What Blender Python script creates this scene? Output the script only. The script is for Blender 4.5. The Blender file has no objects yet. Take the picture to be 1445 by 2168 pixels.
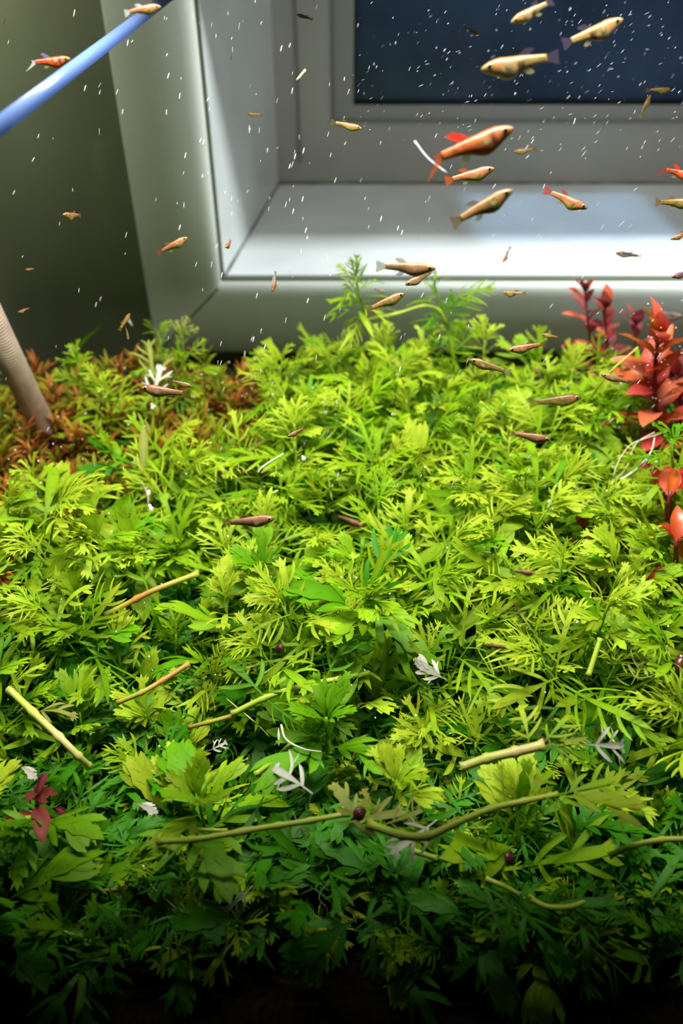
import bpy, math, random
from mathutils import Vector, Matrix
random.seed(7)
R = math.radians
U = random.uniform
C = bpy.context.scene.collection
SC = bpy.context.scene

# ------------------------------------------------------------------ camera
W_, H_ = 1445.0, 2168.0
FPX = 1710.0
PITCH = R(38.8)
CAM = Vector((0.0, 0.0, 0.50))
cd = bpy.data.cameras.new('camera')
cam = bpy.data.objects.new('camera', cd)
C.objects.link(cam)
cam.location = CAM
cam.rotation_euler = (math.pi / 2 - PITCH, 0, 0)
cd.sensor_fit = 'VERTICAL'
cd.sensor_height = 36.0
cd.lens = FPX / H_ * 36.0
cd.clip_start = 0.01
cd.clip_end = 20
cd.dof.use_dof = True
cd.dof.focus_distance = 0.52
cd.dof.aperture_fstop = 4.5
SC.camera = cam
FWD = Vector((0, math.cos(PITCH), -math.sin(PITCH)))
UPV = Vector((0, math.sin(PITCH), math.cos(PITCH)))
RGT = Vector((1, 0, 0))

def ray(px, py):
    return FWD + RGT * ((px - W_ / 2) / FPX) + UPV * ((H_ / 2 - py) / FPX)
def at_d(px, py, t): return CAM + ray(px, py) * t
def at_y(px, py, y):
    d = ray(px, py); return CAM + d * (y / d.y)
def at_z(px, py, z):
    d = ray(px, py); return CAM + d * ((z - CAM.z) / d.z)

# ------------------------------------------------------------------ world
w = bpy.data.worlds.new('world'); SC.world = w; w.use_nodes = True
w.node_tree.nodes['Background'].inputs[0].default_value = (0.8, 0.85, 0.8, 1)
w.node_tree.nodes['Background'].inputs[1].default_value = 0.009

# ------------------------------------------------------------------ lights
def area(name, loc, sx, sy, power, col, rot=(0, 0, 0), spread=180):
    l = bpy.data.lights.new(name, 'AREA'); l.shape = 'RECTANGLE'; l.size = sx; l.size_y = sy
    l.energy = power; l.color = col; l.spread = R(spread)
    o = bpy.data.objects.new(name, l); C.objects.link(o); o.location = loc; o.rotation_euler = rot
    return o
area('tank_light', (0.0, 0.47, 0.74), 0.66, 0.045, 10.5, (1.0, 0.97, 0.86), (0, 0, 0), 150)
area('added_sill_strip_light', (0.50, 0.775, 0.62), 0.87, 0.014, 9.5, (0.92, 0.96, 1.0), (0, 0, 0), 170)  # added light that makes the bright strip along the sill front
area('added_sill_patch_light', (0.292, 1.065, 0.62), 0.25, 0.19, 0.07, (0.35, 0.62, 1.0), (0, 0, 0), 5)  # narrow blue light added to throw the bluish patch on the sill
area('added_wall_fill_light', (-0.75, 0.55, 0.75), 0.3, 0.3, 3.6, (1.0, 0.98, 0.85), (R(62), 0, R(-25)), 60)  # unseen fill added to lift the dark left wall
area('added_recess_fill_light', (0.42, 1.04, 0.90), 0.5, 0.2, 2.1, (1.0, 0.97, 0.93), (0, 0, 0), 180)  # unseen fill added to brighten the rear sill, reveal and frame

SC.view_settings.view_transform = 'Standard'
SC.view_settings.look = 'None'
SC.view_settings.gamma = 1.0
SC.view_settings.exposure = 0.0
SC.view_settings.use_curve_mapping = False

# ------------------------------------------------------------------ helpers
def tag(o, label=None, cat=None, group=None, kind=None):
    if label: o['label'] = label
    if cat: o['category'] = cat
    if group: o['group'] = group
    if kind: o['kind'] = kind
    return o
def empty(name, loc):
    o = bpy.data.objects.new(name, None); C.objects.link(o); o.location = loc
    o.empty_display_size = 0.01
    return o
class MB:
    def __init__(s): s.v = []; s.f = []; s.c = []; s.m = []
    def add(s, vs, fs, cols=None, mat=0):
        b = len(s.v); s.v += [tuple(v) for v in vs]; s.f += [tuple(b + i for i in f) for f in fs]
        s.c += cols if cols else [(0.5, 0.5, 0.5, 1)] * len(vs); s.m += [mat] * len(fs)
    def mesh(s, name, mats, smooth=True):
        me = bpy.data.meshes.new(name); me.from_pydata(s.v, [], s.f)
        for m in (mats if isinstance(mats, (list, tuple)) else [mats]): me.materials.append(m)
        ca = me.color_attributes.new('Col', 'FLOAT_COLOR', 'POINT')
        ca.data.foreach_set('color', [x for c in s.c for x in c])
        me.polygons.foreach_set('material_index', s.m)
        me.polygons.foreach_set('use_smooth', [smooth] * len(s.f))
        me.update(); return me
    def build(s, name, mats, parent=None, smooth=True, origin=None):
        if origin is not None:
            o0 = Vector(origin); s.v = [tuple(Vector(v) - o0) for v in s.v]
        return link(name, s.mesh(name, mats, smooth), parent, origin if parent is None else None)
    def box(s, x0, x1, y0, y1, z0, z1, col=None):
        vs = [(x, y, z) for x in (x0, x1) for y in (y0, y1) for z in (z0, z1)]
        fs = [(0, 1, 3, 2), (4, 6, 7, 5), (0, 4, 5, 1), (2, 3, 7, 6), (0, 2, 6, 4), (1, 5, 7, 3)]
        s.add(vs, fs, [col] * 8 if col else None)
    def tube(s, pts, rads, n=8, cols=None, caps=True):
        pts = [Vector(p) for p in pts]; k = len(pts)
        if not isinstance(rads, (list, tuple)): rads = [rads] * k
        vs = []; cc = []
        T0 = (pts[1] - pts[0]).normalized()
        a = T0.orthogonal().normalized()
        for i, p in enumerate(pts):
            T = (pts[min(i + 1, k - 1)] - pts[max(i - 1, 0)]).normalized()
            a = (a - T * a.dot(T)).normalized(); b = T.cross(a)
            for j in range(n):
                t = 2 * math.pi * j / n
                vs.append(p + (a * math.cos(t) + b * math.sin(t)) * rads[i])
                cc.append(cols[i] if cols else (0.5, 0.5, 0.5, 1))
        fs = [(i * n + j, i * n + (j + 1) % n, (i + 1) * n + (j + 1) % n, (i + 1) * n + j) for i in range(k - 1) for j in range(n)]
        if caps:
            fs.append(tuple(range(n))[::-1]); fs.append(tuple((k - 1) * n + j for j in range(n)))
        s.add(vs, fs, cc)
    def ball(s, c, r, nu=8, nv=6, sc=(1, 1, 1), M=None, mat=0, col=None):
        vs = []; fs = []
        for i in range(nv + 1):
            ph = math.pi * i / nv
            for j in range(nu):
                th = 2 * math.pi * j / nu
                v = Vector((math.sin(ph) * math.cos(th) * sc[0], math.sin(ph) * math.sin(th) * sc[1], math.cos(ph) * sc[2])) * r
                if M: v = M @ v
                vs.append(Vector(c) + v)
        for i in range(nv):
            for j in range(nu):
                fs.append((i * nu + j, (i + 1) * nu + j, (i + 1) * nu + (j + 1) % nu, i * nu + (j + 1) % nu))
        s.add(vs, fs, [col] * len(vs) if col else None, mat)
def link(name, me, parent=None, loc=None):
    o = bpy.data.objects.new(name, me); C.objects.link(o)
    if parent is not None: o.parent = parent
    if loc is not None: o.location = loc
    return o
def spline(pts, n=6):
    pts = [Vector(p) for p in pts]
    if len(pts) == 2: return [pts[0].lerp(pts[1], i / n) for i in range(n + 1)]
    out = []
    P = [pts[0] * 2 - pts[1]] + pts + [pts[-1] * 2 - pts[-2]]
    for i in range(1, len(P) - 2):
        p0, p1, p2, p3 = P[i - 1:i + 3]
        for k in range(n):
            t = k / n
            out.append(0.5 * ((2 * p1) + (p2 - p0) * t + (2 * p0 - 5 * p1 + 4 * p2 - p3) * t * t + (3 * p1 - p0 - 3 * p2 + p3) * t ** 3))
    out.append(pts[-1]); return out

# ------------------------------------------------------------------ materials
def lin(c):
    return tuple(((x / 255) / 12.92 if x / 255 <= 0.04045 else ((x / 255 + 0.055) / 1.055) ** 2.4) for x in c) + (1,)
def newmat(name):
    m = bpy.data.materials.new(name); m.use_nodes = True
    nt = m.node_tree; return m, nt, nt.nodes['Principled BSDF'], nt.nodes['Material Output']
def plain(name, rgb, rough=0.5, spec=0.5, noise=None, nscale=20, metal=0.0, bump=0.0, bscale=80):
    m, nt, b, out = newmat(name)
    b.inputs['Base Color'].default_value = lin(rgb)
    b.inputs['Roughness'].default_value = rough
    b.inputs['Specular IOR Level'].default_value = spec
    b.inputs['Metallic'].default_value = metal
    if noise:
        n = nt.nodes.new('ShaderNodeTexNoise'); n.inputs['Scale'].default_value = nscale; n.inputs['Detail'].default_value = 5
        g = nt.nodes.new('ShaderNodeTexCoord'); nt.links.new(g.outputs['Object'], n.inputs['Vector'])
        r = nt.nodes.new('ShaderNodeValToRGB'); r.color_ramp.elements[0].position = 0.35; r.color_ramp.elements[1].position = 0.65
        r.color_ramp.elements[0].color = lin(noise); r.color_ramp.elements[1].color = lin(rgb)
        nt.links.new(n.outputs['Fac'], r.inputs[0]); nt.links.new(r.outputs[0], b.inputs['Base Color'])
    if bump:
        n = nt.nodes.new('ShaderNodeTexNoise'); n.inputs['Scale'].default_value = bscale
        g = nt.nodes.new('ShaderNodeTexCoord'); nt.links.new(g.outputs['Object'], n.inputs['Vector'])
        bp = nt.nodes.new('ShaderNodeBump'); bp.inputs['Strength'].default_value = bump; bp.inputs['Distance'].default_value = 0.002
        nt.links.new(n.outputs['Fac'], bp.inputs['Height']); nt.links.new(bp.outputs[0], b.inputs['Normal'])
    return m
def leafmat(name, base, tip, transl=0.4, var=0.25, rough=0.5, hue=0.009, spec=0.18):
    """base -> tip along the blade by the Col attribute, each leaf a little different, light coming through the blade"""
    m, nt, b, out = newmat(name)
    N = nt.nodes.new; L = nt.links.new
    at = N('ShaderNodeAttribute'); at.attribute_name = 'Col'
    oi = N('ShaderNodeObjectInfo')
    tc = N('ShaderNodeTexCoord')
    nz = N('ShaderNodeTexNoise'); nz.inputs['Scale'].default_value = 3.0; nz.inputs['Detail'].default_value = 3
    L(tc.outputs['Object'], nz.inputs['Vector'])
    sep = N('ShaderNodeSeparateColor'); L(at.outputs['Color'], sep.inputs[0])
    mx = N('ShaderNodeMix'); mx.data_type = 'RGBA'
    mx.inputs['A'].default_value = lin(base); mx.inputs['B'].default_value = lin(tip)
    L(sep.outputs[0], mx.inputs['Factor'])
    hs = N('ShaderNodeHueSaturation')
    mr = N('ShaderNodeMapRange'); mr.inputs['To Min'].default_value = 0.5 - hue; mr.inputs['To Max'].default_value = 0.5 + hue
    L(oi.outputs['Random'], mr.inputs['Value']); L(mr.outputs[0], hs.inputs['Hue'])
    ad = N('ShaderNodeMath'); ad.operation = 'MULTIPLY_ADD'; ad.inputs[1].default_value = var
    L(oi.outputs['Random'], ad.inputs[0]); ad.inputs[2].default_value = 1 - var * 0.7
    m2 = N('ShaderNodeMath'); m2.operation = 'MULTIPLY_ADD'; m2.inputs[1].default_value = 0.35; m2.inputs[2].default_value = 0.82
    L(nz.outputs['Fac'], m2.inputs[0])
    m3 = N('ShaderNodeMath'); m3.operation = 'MULTIPLY'; L(ad.outputs[0], m3.inputs[0]); L(m2.outputs[0], m3.inputs[1])
    m4 = N('ShaderNodeMath'); m4.operation = 'MULTIPLY_ADD'; m4.inputs[1].default_value = 0.25; m4.inputs[2].default_value = 0.85
    L(sep.outputs[1], m4.inputs[0])   # green channel: midrib paler
    m5 = N('ShaderNodeMath'); m5.operation = 'MULTIPLY'; L(m3.outputs[0], m5.inputs[0]); L(m4.outputs[0], m5.inputs[1])
    L(m5.outputs[0], hs.inputs['Value']); L(mx.outputs['Result'], hs.inputs['Color'])
    L(hs.outputs[0], b.inputs['Base Color'])
    b.inputs['Roughness'].default_value = rough
    b.inputs['Specular IOR Level'].default_value = spec
    tr = N('ShaderNodeBsdfTranslucent'); L(hs.outputs[0], tr.inputs['Color'])
    ms = N('ShaderNodeMixShader'); ms.inputs[0].default_value = transl
    L(b.outputs[0], ms.inputs[1]); L(tr.outputs[0], ms.inputs[2]); L(ms.outputs[0], out.inputs['Surface'])
    return m
def vcol(name, rough=0.4, spec=0.5, transl=0.0, alpha=1.0):
    m, nt, b, out = newmat(name)
    at = nt.nodes.new('ShaderNodeAttribute'); at.attribute_name = 'Col'
    nt.links.new(at.outputs['Color'], b.inputs['Base Color'])
    b.inputs['Roughness'].default_value = rough; b.inputs['Specular IOR Level'].default_value = spec
    b.inputs['Alpha'].default_value = alpha
    if transl:
        tr = nt.nodes.new('ShaderNodeBsdfTranslucent'); nt.links.new(at.outputs['Color'], tr.inputs['Color'])
        ms = nt.nodes.new('ShaderNodeMixShader'); ms.inputs[0].default_value = transl
        nt.links.new(b.outputs[0], ms.inputs[1]); nt.links.new(tr.outputs[0], ms.inputs[2]); nt.links.new(ms.outputs[0], out.inputs['Surface'])
    return m
def glassy(name, tint, gloss=0.06):
    m, nt, b, out = newmat(name)
    nt.nodes.remove(b)
    t = nt.nodes.new('ShaderNodeBsdfTransparent'); t.inputs[0].default_value = tint
    g = nt.nodes.new('ShaderNodeBsdfGlossy'); g.inputs['Roughness'].default_value = 0.02
    f = nt.nodes.new('ShaderNodeFresnel'); f.inputs[0].default_value = 1.12
    ms = nt.nodes.new('ShaderNodeMixShader')
    nt.links.new(f.outputs[0], ms.inputs[0])
    nt.links.new(t.outputs[0], ms.inputs[1]); nt.links.new(g.outputs[0], ms.inputs[2]); nt.links.new(ms.outputs[0], out.inputs['Surface'])
    return m

M = {
 'lime':  leafmat('leaf_lime', (138, 172, 20), (184, 206, 52), 0.45),
 'fresh': leafmat('leaf_fresh', (108, 156, 10), (152, 188, 28), 0.45),
 'green': leafmat('leaf_green', (74, 136, 6), (112, 166, 14), 0.42),
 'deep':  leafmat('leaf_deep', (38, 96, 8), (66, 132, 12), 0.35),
 'olive': leafmat('leaf_olive', (120, 130, 50), (160, 165, 80), 0.4),
 'dead':  leafmat('leaf_bleached', (170, 172, 150), (205, 202, 196), 0.3, var=0.1, hue=0.0, spec=0.6),
 'red':   leafmat('leaf_red', (200, 62, 50), (232, 112, 88), 0.35, hue=0.015, rough=0.3, spec=0.6),
 'crim':  leafmat('leaf_crimson', (122, 44, 50), (156, 66, 66), 0.35, hue=0.015),
 'rust':  leafmat('leaf_rust', (176, 62, 28), (206, 92, 44), 0.35, hue=0.02, rough=0.3, spec=0.6),
 'orange': leafmat('blade_orange', (140, 88, 24), (190, 130, 48), 0.35, hue=0.03),
 'brown': leafmat('blade_brown', (104, 52, 22), (146, 78, 34), 0.35, hue=0.02),
 'khaki': leafmat('blade_khaki', (112, 120, 20), (150, 160, 34), 0.35, hue=0.03),
 'stem':  vcol('stem_skin', 0.4, 0.4, 0.15),
 'fish':  vcol('fish_skin', 0.35, 0.5, 0.25),
 'fin':   vcol('fin_membrane', 0.4, 0.3, 0.5, 0.42),
 'eye':   plain('eye_black', (12, 12, 14), 0.08, 0.9),
 'iris':  plain('eye_gold', (190, 170, 110), 0.25, 0.8),
 'snail': plain('snail_shell', (92, 46, 36), 0.3, 0.6, noise=(60, 28, 24), nscale=400),
 'snailfoot': plain('snail_body', (96, 84, 70), 0.6, 0.3),
 'soil':  plain('soil', (34, 26, 20), 0.9, 0.1, noise=(16, 12, 10), nscale=300, bump=1.0, bscale=250),
 'upvc':  plain('white_plastic', (214, 214, 204), 0.35, 0.4, noise=(206, 206, 194), nscale=6),
 'sill':  plain('sill_plastic', (224, 226, 226), 0.3, 0.4, noise=(206, 208, 206), nscale=9),
 'frame': plain('frame_plastic', (206, 200, 190), 0.45, 0.3, noise=(192, 188, 180), nscale=7),
 'bead':  plain('bead_plastic', (176, 172, 168), 0.5, 0.3),
 'gasket': plain('rubber', (146, 142, 138), 0.7, 0.2),
 'wall':  plain('wall_paint', (112, 112, 88), 0.8, 0.2, noise=(100, 102, 80), nscale=5),
 'pane':  plain('hazed_night_glass', (72, 90, 118), 0.2, 0.3, noise=(56, 72, 96), nscale=9),  # water haze put into the colour, lifting the dark pane to blue-grey
 'seam':  plain('dark_seam', (104, 106, 90), 0.9, 0.1),  # dark tone of the casing seam and mitre line
 'tank':  glassy('tank_glass', (0.95, 0.98, 0.97, 1)),
 'black': plain('black_plastic', (14, 14, 14), 0.5, 0.3),
 'steel': plain('brushed_steel', (205, 182, 168), 0.38, 0.6, metal=0.35, noise=(180, 158, 146), nscale=60),
 'speck': plain('speck', (176, 170, 188), 0.4, 0.4),
 'root':  plain('root', (205, 205, 175), 0.5, 0.3),
}
def bluetube():
    m, nt, b, out = newmat('pale_blue_plastic')
    b.inputs['Base Color'].default_value = lin((112, 140, 196)); b.inputs['Roughness'].default_value = 0.25
    tr = nt.nodes.new('ShaderNodeBsdfTranslucent'); tr.inputs[0].default_value = lin((120, 148, 205))
    ms = nt.nodes.new('ShaderNodeMixShader'); ms.inputs[0].default_value = 0.5
    nt.links.new(b.outputs[0], ms.inputs[1]); nt.links.new(tr.outputs[0], ms.inputs[2]); nt.links.new(ms.outputs[0], out.inputs['Surface'])
    return m
M['blue'] = bluetube()
def bubblemat():
    m, nt, b, out = newmat('bubble')
    b.inputs['Base Color'].default_value = (1, 1, 1, 1); b.inputs['Roughness'].default_value = 0.03
    b.inputs['Alpha'].default_value = 0.45; b.inputs['Specular IOR Level'].default_value = 1.0
    return m
M['bubble'] = bubblemat()

# ------------------------------------------------------------------ the setting: wall, window, tank
YF = 0.85       # casing face
XI, ZI = -0.134, 0.136    # inner lower left corner of the opening
XR, ZT = 1.0, 0.95
# wall round the window (in pieces so that the opening is open)
mb = MB(); mb.box(-1.4, XI - 0.02, 0.87, 0.95, -0.4, ZT + .3); mb.box(XI - 0.02, XR + .4, 0.87, 0.95, -0.4, ZI - 0.02)
o = mb.build('wall_back', M['wall'], smooth=False); tag(o, 'dark olive painted wall beside and below the window casing', kind='structure')
mb = MB(); mb.box(-1.42, -1.4, -0.3, 0.95, -0.4, ZT + .3)
tag(mb.build('wall_left', M['wall'], smooth=False), 'dark olive side wall of the room', kind='structure')
win = empty('window_1', (0, 0.87, 0)); tag(win, 'white plastic window recess seen through the back glass, dark pane upper right', kind='structure')
def wpart(mb, name, mat, smooth=False):
    mb.v = [(v[0], v[1] - 0.87, v[2]) for v in mb.v]
    return mb.build(name, mat, win, smooth)
# casing: rounded inner edge, mitred corner; profile (u outward, y)
prof = [(0.000, 0.872), (0.000, 0.862), (0.001, 0.8575), (0.0035, 0.8535), (0.008, 0.851), (0.014, 0.850), (0.079, 0.850), (0.082, 0.852), (0.083, 0.872)]
def sweep(kind):
    vs = []; n = len(prof)
    for e in (0, 1):
        for u, y in prof:
            if kind == 'jamb': vs.append((XI - u, y, ZI - u) if e else (XI - u, y, ZT))
            else: vs.append((XI - u, y, ZI - u) if not e else (XR, y, ZI - u))
    fs = [(i, i + 1, n + i + 1, n + i) for i in range(n - 1)]
    b = MB(); b.add(vs, fs); return b
o = wpart(sweep('jamb'), 'casing_jamb', M['upvc'], True)
o = wpart(sweep('rail'), 'casing_rail', M['upvc'], True)
# dark seam along the casing's inner edge
b = MB(); b.box(XI - 0.001, XI + 0.0028, 0.864, 0.874, ZI, ZT); b.box(XI - .001, XR, 0.864, 0.874, ZI - .001, ZI + 0.0028); wpart(b, 'seam', M['seam'])
# mitre line
b = MB()
p0 = Vector((XI - .002, .8492, ZI - .002)); p1 = Vector((XI - .082, .8492, ZI - .082)); s_ = Vector((.0006, 0, -.0006))
b.add([p0 + s_, p0 - s_, p1 - s_, p1 + s_], [(0, 1, 2, 3)]); wpart(b, 'mitre_joint', M['seam'])
# splayed reveal and sill
XB, YB = -0.090, 1.20
b = MB(); b.add([(XI + .002, 0.866, ZI), (XI + .002, 0.866, ZT), (XB, YB, ZT), (XB, YB, ZI)], [(0, 1, 2, 3)]); wpart(b, 'reveal', M['sill'])
b = MB(); b.add([(XI, 0.866, ZI + .002), (XR, 0.866, ZI + .002), (XR, YB, ZI + .004), (XB - .02, YB, ZI + .004)], [(0, 1, 2, 3)]); wpart(b, 'sill', M['sill'])
# sealant where reveal meets sill, grimy
b = MB(); b.tube([(XI + .003, .87, ZI + .003), (XB, YB, ZI + .005)], .0018, 6); wpart(b, 'sealant', plain('sealant', (150, 150, 145), 0.8, 0.1, noise=(90, 90, 86), nscale=40), True)
b = MB(); b.tube([(XB, YB, ZI + .005), (XR, YB, ZI + .005)], .0022, 6); wpart(b, 'sealant', bpy.data.materials['sealant'], True)
# window frame
b = MB(); b.box(XB - .01, XR, YB, 1.26, ZI, .224); b.box(XB - .01, -.014, YB, 1.26, .224, ZT); wpart(b, 'fixed_frame', M['frame'])
b = MB(); b.box(-.060, -.057, YB - .002, YB + .01, .17, ZT); b.box(-.0145, -.0095, YB - .001, YB + .02, .224, ZT); b.box(-.0095, XR, YB - .001, YB + .02, .2215, .2255); wpart(b, 'gasket', M['gasket'])
b = MB(); b.box(-.0095, .016, YB + .002, 1.26, .2255, ZT); b.box(.016, XR, YB + .002, 1.26, .2255, .243); wpart(b, 'glazing_bead', M['bead'])
b = MB(); b.box(.016, .0185, YB + .004, 1.22, .243, ZT); b.box(.0185, XR, YB + .004, 1.22, .243, .2455); wpart(b, 'gasket', M['black'])
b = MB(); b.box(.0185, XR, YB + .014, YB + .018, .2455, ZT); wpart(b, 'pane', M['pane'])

# tank: panes behind, at the sides and (just behind the lens) in front; soil bed
tank = empty('aquarium_tank', (0, 0.80, 0)); tag(tank, 'clear glass aquarium tank the plants and fish are in', 'aquarium')
def pane(name, x0, x1, y0, y1):
    b = MB(); b.box(x0, x1, y0 - .8, y1 - .8, -.045, .46); return b.build(name, M['tank'], tank, False)
pane('back_pane', -.43, .43, .800, .804)
pane('left_pane', -.434, -.43, -.01, .804); pane('right_pane', .43, .434, -.01, .804)
pane('front_pane', -.43, .43, -.034, -.03)
b = MB(); b.box(-.434, .434, -.834, .004, -.05, -.045); b.build('base_pane', M['tank'], tank, False)
import mathutils.noise as mn
b = MB(); nx, ny = 90, 80
vs = [(-.429 + .858 * i / nx, -.028 + .826 * j / ny, 0.002 + .006 * mn.noise(Vector((i * .25, j * .25, 0))) + .0025 * mn.noise(Vector((i * 1.3, j * 1.3, 3)))) for j in range(ny + 1) for i in range(nx + 1)]
fs = [(j * (nx + 1) + i, j * (nx + 1) + i + 1, (j + 1) * (nx + 1) + i + 1, (j + 1) * (nx + 1) + i) for j in range(ny) for i in range(nx)]
b.add(vs, fs)
k = len(vs)
b.add([(-.429, -.028, -.044), (.429, -.028, -.044), (.429, .798, -.044), (-.429, .798, -.044)], [(0, 1, 2, 3)])
tag(b.build('floor', M['soil']), 'dark aquarium soil under the plants', kind='structure')
# lamp over the tank (outside the picture, skirts added to cut its light in front and behind)
lamp = empty('aquarium_lamp', (0, .47, .76)); tag(lamp, 'black aquarium lamp housing hanging over the tank', 'lamp')
b = MB(); b.box(-.36, .36, -.094, .062, -.008, .02); b.build('housing', M['black'], lamp, False)
b = MB(); b.box(-.36, .36, -.091, -.087, -.262, -.008); b.build('added_front_skirt', M['black'], lamp, False)
b = MB(); b.box(-.36, .36, .058, .062, -.14, -.008); b.build('added_rear_skirt', M['black'], lamp, False)
lamp2 = empty('added_strip_lamp', (.46, .775, .63)); tag(lamp2, 'added narrow black strip housing over the back edge of the tank', 'lamp')  # unseen lamp added for the bright sill front
b = MB(); b.box(-.50, .50, -.012, .04, -.004, .01); b.build('housing', M['black'], lamp2, False)
b = MB(); b.box(-.50, .50, .037, .040, -.098, -.004); b.build('added_rear_skirt', M['black'], lamp2, False)  # added to end the strip's light partway across the sill
b = MB(); b.box(-.50, .50, -.014, -.012, -.098, -.004); b.build('added_front_skirt', M['black'], lamp2, False)  # added to keep the strip's light off the plants

# ------------------------------------------------------------------ leaf shapes
def blade(vs, fs, cs, base, ang, length, wfn, nseg=5, bend=0.0, fold=0.25, t0=0.0, t1=1.0, z0=0.0):
    """a flat folded strip in the xy plane, from BASE at angle ANG, bending towards the x axis by BEND"""
    b0 = len(vs); x, y = base; a = ang
    for i in range(nseg + 1):
        t = i / nseg
        wd = wfn(t)
        nxn, nyn = -math.sin(a), math.cos(a)
        g = t0 + (t1 - t0) * t
        vs += [(x + nxn * wd, y + nyn * wd, z0 + fold * wd), (x, y, z0), (x - nxn * wd, y - nyn * wd, z0 + fold * wd)]
        cs += [(g, .3, 0, 1), (g, .95, 0, 1), (g, .3, 0, 1)]
        x += math.cos(a) * length / nseg; y += math.sin(a) * length / nseg; a += bend / nseg
    for i in range(nseg):
        o = b0 + 3 * i
        fs += [(o, o + 1, o + 4, o + 3), (o + 1, o + 2, o + 5, o + 4)]
def lobed_leaf(rng, kind):
    vs, fs, cs = [], [], []
    u = rng.uniform
    fine = kind == 'fine'; broad = kind == 'broad'
    mw = .022 if fine else (.095 if broad else .046)
    pet = .20 if not broad else .16
    def cw(t):   # central axis
        if t < pet: return .010 + .01 * t
        s = (t - pet) / (1 - pet)
        return .012 + mw * math.sin(math.pi * min(1, s) ** (1.15 if broad else 1.5)) ** .8 * (1 + (.16 * math.sin(s * 23) if broad else 0)) if s < .999 else .001
    sway = u(-.25, .25)
    blade(vs, fs, cs, (0, 0), -sway / 2, 1.0, cw, 9, sway, .22)
    npair = 4 if fine else 3
    for k in range(npair):
        s = .24 + (.60 if not broad else .52) * k / max(1, npair - 1) if npair > 1 else .5
        for side in (-1, 1):
            if rng.random() < .08: continue
            ss = s + u(-.03, .03)
            L = (.56 - .30 * abs(ss - .38) / .5) * u(.75, 1.15) * (1.0 if fine else .95) * (1 if ss < .7 else .72)
            ww = (.017 if fine else (.050 if broad else .031)) * u(.8, 1.25)
            # position on the swaying axis
            px, py, a = 0.0, 0.0, -sway / 2
            n = 20
            for i in range(int(n * ss)):
                px += math.cos(a) / n; py += math.sin(a) / n; a += sway / n
            ang = side * R(u(42, 64) if not broad else u(34, 52)) + a
            wf = lambda t, ww=ww: (.25 + .75 * math.sin(math.pi * min(.98, .12 + t * .86)) ** .7) * ww * (1 if t < .98 else .1)
            blade(vs, fs, cs, (px, py), ang, L, wf, 5, -side * u(.2, .8), .2, .25 + .3 * ss, 1.0, u(-.006, .006))
            if not fine and rng.random() < .45:      # a tooth on the outer side of the lobe
                q = .5
                bx, by = px + math.cos(ang) * L * q, py + math.sin(ang) * L * q
                blade(vs, fs, cs, (bx, by), ang + side * R(34), L * .34, lambda t, ww=ww: ww * .5 * (1 - t) ** .6 + .001, 3, -side * .3, .1, .6, 1.0)
    if broad or rng.random() < .6:
        for side in (-1, 1):
            blade(vs, fs, cs, (.80, 0.0), side * R(30), .20, lambda t: .03 * (1 - t) ** .6 + .001, 3, 0, .1, .7, 1.0)
    # arch the blade
    A = u(.25, 1.25); tw = u(-.5, .5); dr = u(.2, .7); wv = u(0, 6)
    out = []
    for x, y, z in vs:
        z += -dr * y * y + .012 * math.sin(9 * x + wv) + .02 * math.sin(14 * y + wv)
        ta = tw * x; y, z = y * math.cos(ta) - z * math.sin(ta), y * math.sin(ta) + z * math.cos(ta)
        th = A * max(0, x)
        out.append(((math.sin(th) / A) + z * math.sin(th), y, -(1 - math.cos(th)) / A + z * math.cos(th)))
    return out, fs, cs
def simple_leaf(rng, width=.3, wave=.03, A=.7, n=8, tipp=1.0):
    vs, fs, cs = [], [], []
    def wf(t):
        if t < .06: return .02
        return width * .5 * math.sin(math.pi * ((t - .04) / .96) ** .85) ** .9 * (1 + .05 * math.sin(t * 30)) + .002
    blade(vs, fs, cs, (0, 0), 0, 1.0, wf, n, rng.uniform(-.2, .2), .35)
    out = []; ph = rng.uniform(0, 6)
    for x, y, z in vs:
        z += wave * math.sin(12 * x + ph) * (1 if y > 0 else -1) * min(1, abs(y) * 8)
        th = A * max(0, x)
        out.append(((math.sin(th) / A) + z * math.sin(th), y, -(1 - math.cos(th)) / A + z * math.cos(th)))
    return out, fs, cs
rng = random.Random(11)
SHAPES = {}
for kind, n in (('fine', 7), ('mid', 9), ('broad', 6)):
    SHAPES[kind] = [lobed_leaf(rng, kind) for _ in range(n)]
SHAPES['ovate'] = [simple_leaf(rng, U(.36, .48), .02, U(.3, 1.0)) for _ in range(5)]
SHAPES['lance'] = [simple_leaf(rng, U(.12, .18), .01, U(.3, 1.1), 6) for _ in range(5)]
SHAPES['strap'] = [simple_leaf(rng, .11, .01, 1.3, 12)]
SHAPES['seed'] = [simple_leaf(rng, .55, .02, .5)]
_cache = {}
def leafmesh(kind, i, mat):
    key = (kind, i, mat)
    if key not in _cache:
        vs, fs, cs = SHAPES[kind][i]
        b = MB(); b.add(vs, fs, cs); _cache[key] = b.mesh('leaf_' + kind, M[mat])
    return _cache[key]
def orient(d, roll=0.0, up=Vector((0, 0, 1))):
    d = d.normalized()
    s = up.cross(d)
    if s.length < 1e-4: s = Vector((1, 0, 0))
    s.normalize(); n = d.cross(s)
    m = Matrix((d, s, n)).transposed()
    return (m @ Matrix.Rotation(roll, 3, 'X')).to_4x4()
def put_leaf(root, pos, d, size, kind, mat, roll=0.0, name='leaf', label=None):
    k = rng.randrange(len(SHAPES[kind]))
    o = bpy.data.objects.new(name, leafmesh(kind, k, mat)); C.objects.link(o); o.parent = root
    o.matrix_local = Matrix.Translation(Vector(pos) - root.location) @ orient(d, roll) @ Matrix.Diagonal((size, size * rng.uniform(.85, 1.15), size, 1))
    if label: o['label'] = label
    return o
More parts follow.
